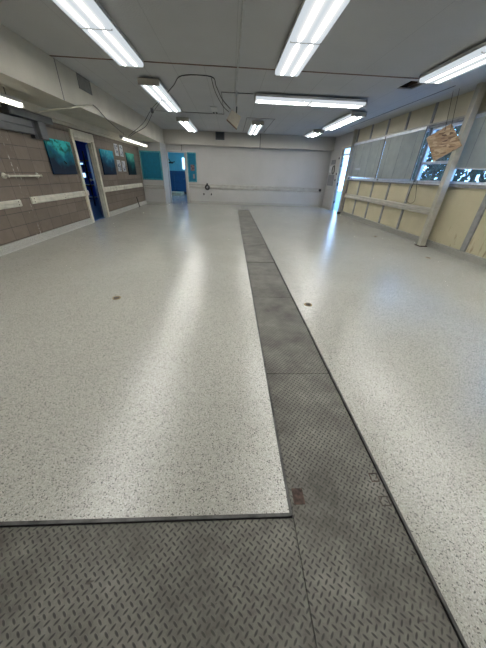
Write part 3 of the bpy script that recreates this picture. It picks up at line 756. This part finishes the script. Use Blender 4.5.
# far right white wall with the bright doorway
R0, R1, RH = 13.16, 14.32, 2.40
w = MB(); w.box(XR, XR+.07, YP, R0, 0, ZC); w.box(XR, XR+.07, R1, YB, 0, ZC); w.box(XR, XR+.07, R0, R1, RH+.28, ZC)
struct(w.build('wall_right_far', 'wallwhite'), 'white wall around the bright doorway at far right')
d3 = MB(); d3.box(XR-.01, XR+.09, R0-.06, R0, 0, RH+.36, .01); d3.box(XR-.03, XR+.09, R1, R1+.12, 0, RH+.36, .01)
d3.box(XR-.03, XR+.09, R0, R1, RH+.28, RH+.36, .01); d3.box(XR, XR+.07, R0, R1, RH, RH+.06)
dd = struct(d3.build('door_3', 'cream'), 'cream framed outside doorway standing open to daylight')
lv = MB()
for k in range(5): z = RH+.08+k*.04; lv.slab([(XR+.02, R0, z), (XR+.08, R0, z+.03), (XR+.08, R1, z+.03), (XR+.02, R1, z)], (0, 0, 1), .006)
lv.build('louvre', 'cream', dd)
l3 = MB(); a3 = math.radians(20)
bx, by = XR+.10, R1+.0; dx, dy = math.sin(a3), math.cos(a3)
l3.slab([(bx, by, .03), (bx+dx*1.0, by+dy*1.0, .03), (bx+dx*1.0, by+dy*1.0, RH-.03), (bx, by, RH-.03)], (-1, 0, 0), .045)
lo = l3.build('door_leaf', 'whitepaint', dd)
for z in (.35, 1.15, 1.95): MB().box(XR+.02, XR+.08, R1-.012, R1, z, z+.12).build('hinge', 'black', lo)
b2 = MB(); b2.box(XR-.03, XR, R1+.14, YB-.03, 0, .12); struct(b2.build('baseboard_right_far', 'cove'), 'cove base on the white wall at far right')
# papers on that wall
def wallitem(name, y0, y1, z0, z1, mat, label, cat):
    return tag(MB().box(XR-.015, XR, y0, y1, z0, z1, .002).build(name, mat, origin=(XR, (y0+y1)/2, z0)), label, cat)
wallitem('wall_sign', 15.02, 15.62, 2.08, 2.28, 'greypaper', 'small grey framed sign at the top, on the white wall by the bright doorway', 'sign')
wallitem('wall_board', 14.85, 15.70, 1.12, 1.62, 'greypaper', 'dark grey notice panel on the white wall by the bright doorway', 'notice')
wallitem('wall_sheet', 15.35, 15.75, 1.72, 2.02, 'paper', 'white paper sheet beside the hung coil of cord on the white wall', 'sheet')
tag(MB().tube(spline([(XR-.03, 15.0, 2.02), (XR-.03, 15.2, 1.98), (XR-.03, 15.25, 1.78), (XR-.03, 15.08, 1.66), (XR-.03, 14.92, 1.75), (XR-.03, 14.95, 1.95), (XR-.03, 15.0, 2.02)], 6), .02, 6).build('cord_coil', 'cable', origin=(XR, 15.08, 1.66)), 'loop of dark cord hung between the sign and the notice panel', 'cord')
for i, (y, z) in enumerate(((14.6, 2.28), (14.58, 1.62), (14.6, 1.35))):
    tag(MB().box(XR-.03, XR, y-.04, y+.04, z, z+.08, .006).build('wall_switch', 'black', origin=(XR, y, z)), 'small dark switch beside the bright doorway frame, %s of three' % ('topmost', 'middle', 'lowest')[i], 'switch', 'small dark fittings by the bright doorway')
tag(MB().lathe((5.0, YB-.055, .86), (0, -1, 0), [(0, .07), (.05, .07), (.07, .04)], 12).build('rail_stop', 'ducts', origin=(5.0, YB, .8)), 'small dark knob at the right end of the back wall guard rail', 'knob')
tag(MB().box(5.12, 5.27, YB-.05, YB-.001, 0.04, 2.66, .006).build('corner_guard', 'wallwhite', origin=(5.2, YB, .04)), 'white corner strip between the back wall and the right wall', 'corner strip')
# rear wall behind the camera
w = MB(); w.box(-4.6, XR+.2, YR-.1, YR, 0, ZC); struct(w.build('wall_rear', 'wallwhite'), 'off-white wall behind the camera')

# ------------------------------------------------------------------ ceiling lights
LG = 'two lamp fluorescent ceiling lights'
def make_light(label, single=False):
    t = thing('ceiling_light', label, 'ceiling light', (0, 0, 0), LG)
    L, W = (.71 if single else 1.415), .23
    h = MB()
    for s2 in (-1, 1):
        h.slab([(s2*W, -L, -.055), (s2*W, -L, -.005), (s2*(W-.012), -L, -.005), (s2*(W-.012), -L, -.055)], (0, -1, 0), 2*L)
    h.box(-W+.012, W-.012, -L, L, -.02, -.005)
    h.build('housing', 'housing', t)
    for y0, y1 in (((-L+.012, L-.012),) if single else ((-L+.012, -.006), (.006, L-.012))):
        m = MB(); m.slab([(-W+.002, y0, -.056), (-W+.006, y0, -.095), (-W+.03, y0, -.112), (W-.03, y0, -.112), (W-.006, y0, -.095), (W-.002, y0, -.056)], (0, -1, 0), y1-y0)
        o = m.build('diffuser', 'lens', t, origin=(0, (y0+y1)/2, 0))
    for y0, y1 in ((-L-.004, -L+.010), (L-.010, L+.004)):
        MB().box(-W-.003, W+.003, y0, y1, -.115, 0.0).build('end_cap', 'endcap', t)
    if not single: MB().box(-W+.014, W-.014, -.005, .005, -.116, -.08).build('joint_strip', 'endcap', t)
    for y in ((-.4, .4) if single else (-1.0, 1.0)):
        MB().box(-.06, .06, y-.06, y+.06, -.005, .03).build('mount', 'ducts', t)
    return t
lights = [(-1.84, 5.06, 0, 'large lit ceiling light at the top left, nearest on that side'),
 (1.035, 5.06, 0, 'large lit ceiling light in the middle, running out of the top of the photo'),
 (3.80, 4.98, 0, 'large lit ceiling light cut off by the right edge of the photo'),
 (3.80, 2.05, 0, 'lit ceiling light out of frame, continuing the row at the right edge'),
 (2.01, 8.50, 90, 'lit ceiling light turned crossways to all the others'),
 (-1.83, 9.0, 0, 'lit ceiling light above the looped cable, second in the left row'),
 (-1.82, 13.5, 0, 'small looking lit ceiling light, farthest in the left row'),
 (1.0, 13.5, 0, 'lit ceiling light farthest along the middle, near the back wall'),
 (3.84, 11.05, 0, 'lit ceiling light just past the crossways one, over the windows'),
 (-1.84, 2.13, 0, 'lit ceiling light out of frame, continuing the left row towards the camera'),
 (1.06, 1.6, 0, 'unseen fill light added right above the camera'),  # added fixture, out of view, to brighten the near floor and plates
 (-4.2, 19.2, 90, 'unseen fill light added inside the cyan room, hidden above its doorway'),  # added fixture, unseen, to brighten the cyan walls
 (3.97, -1.4, 0, 'unseen fill light added behind the camera on the right')]  # added fixture behind the view, fill for the near area
proto = None
for x, y, r, l in lights:
    o = make_light(l) if proto is None else copy_tree(proto)
    if proto is None: proto = o
    o['label'] = l; o.location = Vector((x, y, ZC-.03 if y < 16 else 2.96))*S; o.rotation_euler = (0, 0, math.radians(r))
o = make_light('short lit ceiling light farthest right, before the corner of the back wall', True)
o.location = Vector((3.72, 14.05, ZC-.03))*S
# strip lights under the soffit
def strip(x, y0, y1, z, label):
    t = thing('strip_light', label, 'strip light', (x, (y0+y1)/2, z), 'strip lights hanging under the soffit')
    MB().box(x-.06, x+.06, y0, y1, z+.06, z+.11, .006).build('housing', 'housing', t)
    MB().slab([(x-.055, y0+.01, z+.06), (x-.035, y0+.01, z), (x+.035, y0+.01, z), (x+.055, y0+.01, z+.06)], (0, -1, 0), y1-y0-.02).build('diffuser', 'tube', t)
    for y in (y0, y1-.01): MB().box(x-.062, x+.062, y, y+.01, z-.003, z+.112).build('end_cap', 'housing', t)
    for y in (y0+.3, y1-.3): MB().tube([(x, y, z+.11), (x, y, 2.65)], .008, 6).build('hanger', 'vent', t)
strip(-3.95, 3.5, 6.33, 2.43, 'lit strip light under the soffit at the left edge of the photo')
strip(-3.95, 11.4, 14.5, 2.43, 'lit strip light under the soffit at the far end of the block wall')
# cables, conduit and the hanging box
t = thing('hanging_box', 'beige flat box dangling tilted from a white drop pipe in mid ceiling', 'box', (.07, 8.3, 2.5))
q = [(.01, 8.28, 2.89), (.25, 8.34, 2.77), (.14, 8.30, 2.51), (-.12, 8.24, 2.69)]
MB().slab(q, (.25, -.96, 0), .05).build('body', 'hangbox', t)
MB().slab([(-.125, 8.238, 2.686), (.14, 8.298, 2.506), (.14, 8.36, 2.49), (-.125, 8.30, 2.67)], (0, 0, -1), .012).build('bottom_edge', 'hangboxedge', t)
MB().tube([(.13, 8.31, 2.96), (.125, 8.33, 2.80)], .015).build('plug', 'cable', t)
tag(MB().tube([(.12, 8.33, 2.95), (.12, 8.33, ZC)], .022).build('drop_pipe', 'whitewire', origin=(.12, 8.33, 2.95)), 'short white pipe dropping from the ceiling to the beige box', 'pipe')
tag(MB().tube([(.14, 3.0, ZC-.016), (.10, 8.31, ZC-.016)], .014).build('ceiling_conduit', 'whitewire', origin=(.12, 5.6, ZC-.016)), 'thin white conduit running along the ceiling to the beige box', 'conduit')
tag(MB().tube(spline([(-3.93, 12.1, 2.545), (-3.70, 11.6, 2.575), (-3.32, 10.97, 2.635), (-2.90, 10.7, 2.84), (-2.41, 10.0, 3.10), (-1.80, 8.85, 3.165), (-1.36, 8.0, 3.225), (-1.06, 7.37, ZC-.008), (-.44, 7.32, ZC-.008), (-.35, 7.6, 3.17), (-.23, 8.05, 3.04), (-.03, 8.27, 2.90)], 6), .009, 6).build('power_cable', 'cable', origin=(-1.06, 7.37, ZC)), 'long black cable looping along the ceiling from far strip light to beige box', 'cable')
tag(MB().tube(spline([(-3.92, 12.3, 2.55), (-3.72, 11.75, 2.555), (-3.32, 11.05, 2.60), (-2.85, 10.75, 2.76), (-2.39, 10.03, 3.02), (-1.84, 8.9, 3.13)], 6), .008, 6).build('power_cable', 'cable', origin=(-2.4, 10, 3)), 'second black cable sagging just under the long looping one', 'cable')
tag(MB().tube(spline([(-.44, 7.40, ZC-.01), (-.38, 7.7, 3.10), (-.22, 8.05, 2.92), (-.07, 8.26, 2.84)], 6), .007, 6).build('power_cable', 'cable', origin=(-.2, 8, 3)), 'thin slack cable beside the drop to the beige box', 'cable')
tag(MB().box(-2.45, -2.37, 9.98, 10.05, 3.0, 3.12, .01).build('cable_box', 'ducts', origin=(-2.41, 10, 2.98)), 'small dark connector box hanging on the looping cables', 'connector box')
tag(MB().tube([(-3.90, 6.66, 2.42), (-3.343, 7.3, 2.635), (-3.343, 8.05, 2.81)], .016, 6).build('soffit_conduit', 'cream', origin=(-3.34, 7.3, 2.63)), 'thin beige conduit crossing the soffit edge near the left edge of the photo', 'conduit')
tag(MB().tube(spline([(-3.343, 8.04, 2.815), (-3.343, 8.30, 2.78), (-3.335, 8.77, 2.635), (-3.60, 10.3, 2.58), (-3.92, 11.9, 2.555)], 6), .009, 6).build('power_cable', 'cable', origin=(-3.34, 8.05, 2.8)), 'black cable strung over the soffit edge to the far strip light', 'cable')
tag(MB().box(-.66, -.46, 10.2, 11.2, ZC-.012, ZC+.004, .003).build('ceiling_plate', 'whitewire', origin=(-.56, 10.7, ZC)), 'small pale blank plate on the ceiling beyond the beige box', 'plate')
t = bpy.data.objects.get('ceiling_plate')
for x in (-.60, -.50): MB().box(x-.03, x+.03, 10.95, 11.15, ZC-.02, ZC-.012).build('slot', 'black', t)

# ------------------------------------------------------------------ outdoors
g = MB(); g.box(XR+.2, 40, -15, 40, -.3, -.12); struct(g.build('ground_outside', 'asphalt'), 'pale concrete outside the windows')
def tree(x, y, h, seed, label):
    rnd = random.Random(seed)
    t = thing('tree', label, 'tree', (x, y, -.12), 'trees outside the windows')
    tr = MB(); tr.tube(spline([(x, y, -.12), (x+.05, y+.03, h*.3), (x-.04, y+.02, h*.62)], 5), .12, 8).build('trunk', 'bark', t)
    lf = MB()
    for k in range(760):
        a = rnd.uniform(0, 6.283); u = rnd.uniform(-1, 1); r = rnd.uniform(.45, 1)**.5
        cx = x+1.9*r*math.cos(a)*math.sqrt(1-u*u); cy = y+1.9*r*math.sin(a)*math.sqrt(1-u*u); cz = h*.56+h*.46*r*u
        n = Vector((rnd.gauss(0, 1), rnd.gauss(0, 1), rnd.gauss(0, 1))).normalized(); p = n.orthogonal().normalized(); qv = n.cross(p)
        l, w2 = rnd.uniform(.16, .3), rnd.uniform(.09, .16); c0 = Vector((cx, cy, cz))
        lf.add([c0-p*l, c0-qv*w2, c0+p*l, c0+qv*w2], [(0, 1, 2, 3)])
    lf.build('crown', 'leaf', t)
for i, (x, y, h) in enumerate(((14.5, 20.5, 6.2), (13.5, 15.8, 5.2), (12.5, 11.6, 6.0), (17.0, 26.5, 5.8))):
    tree(x, y, h, 11+i, 'green tree outside, glimpsed through the gap under the window blinds, %s' % ('third from the near post', 'second from the near post', 'nearest of the row', 'farthest of the row')[i])

# ------------------------------------------------------------------ sky, camera, view
wd = bpy.data.worlds.new('sky'); scn.world = wd; wd.use_nodes = True
nt = wd.node_tree; bg = nt.nodes['Background']
tc = nd(nt, 'ShaderNodeTexCoord'); z = sep(nt, tc.outputs['Generated'])[2]
nt.links.new(ramp(nt, z, [(.0, (.40, .64, 1.0)), (.35, (.22, .48, 1.0)), (1.0, (.09, .33, .95))]), bg.inputs[0])
bg.inputs[1].default_value = 5.8

cam = bpy.data.cameras.new('camera'); co = bpy.data.objects.new('camera', cam); col.objects.link(co); scn.camera = co
FPX = 253.0
cam.sensor_fit = 'VERTICAL'; cam.sensor_height = 24.0; cam.lens = FPX/648*24.0
cam.clip_start = .02; cam.clip_end = 200
def axes(f, vy, vz):
    y = Vector((vy[0]-243, -(vy[1]-324), -f)).normalized()
    zz = -Vector((vz[0]-243, -(vz[1]-324), -f)); zz = (zz-y*zz.dot(y)).normalized()
    return y.cross(zz), y, zz
ax_, ay_, az_ = axes(FPX, (231, 173.5), (226, 755))     # directions of the room's axes seen by the camera
R = Matrix((ax_, ay_, az_))
co.matrix_world = Matrix.Translation((0, 0, 1.5*S)) @ R.to_4x4()
vs = scn.view_settings
vs.view_transform = 'Standard'; vs.look = 'None'; vs.gamma = 1; vs.use_curve_mapping = False; vs.exposure = 0.0
scn.cycles.max_bounces = 8; scn.cycles.diffuse_bounces = 5; scn.cycles.sample_clamp_indirect = 6
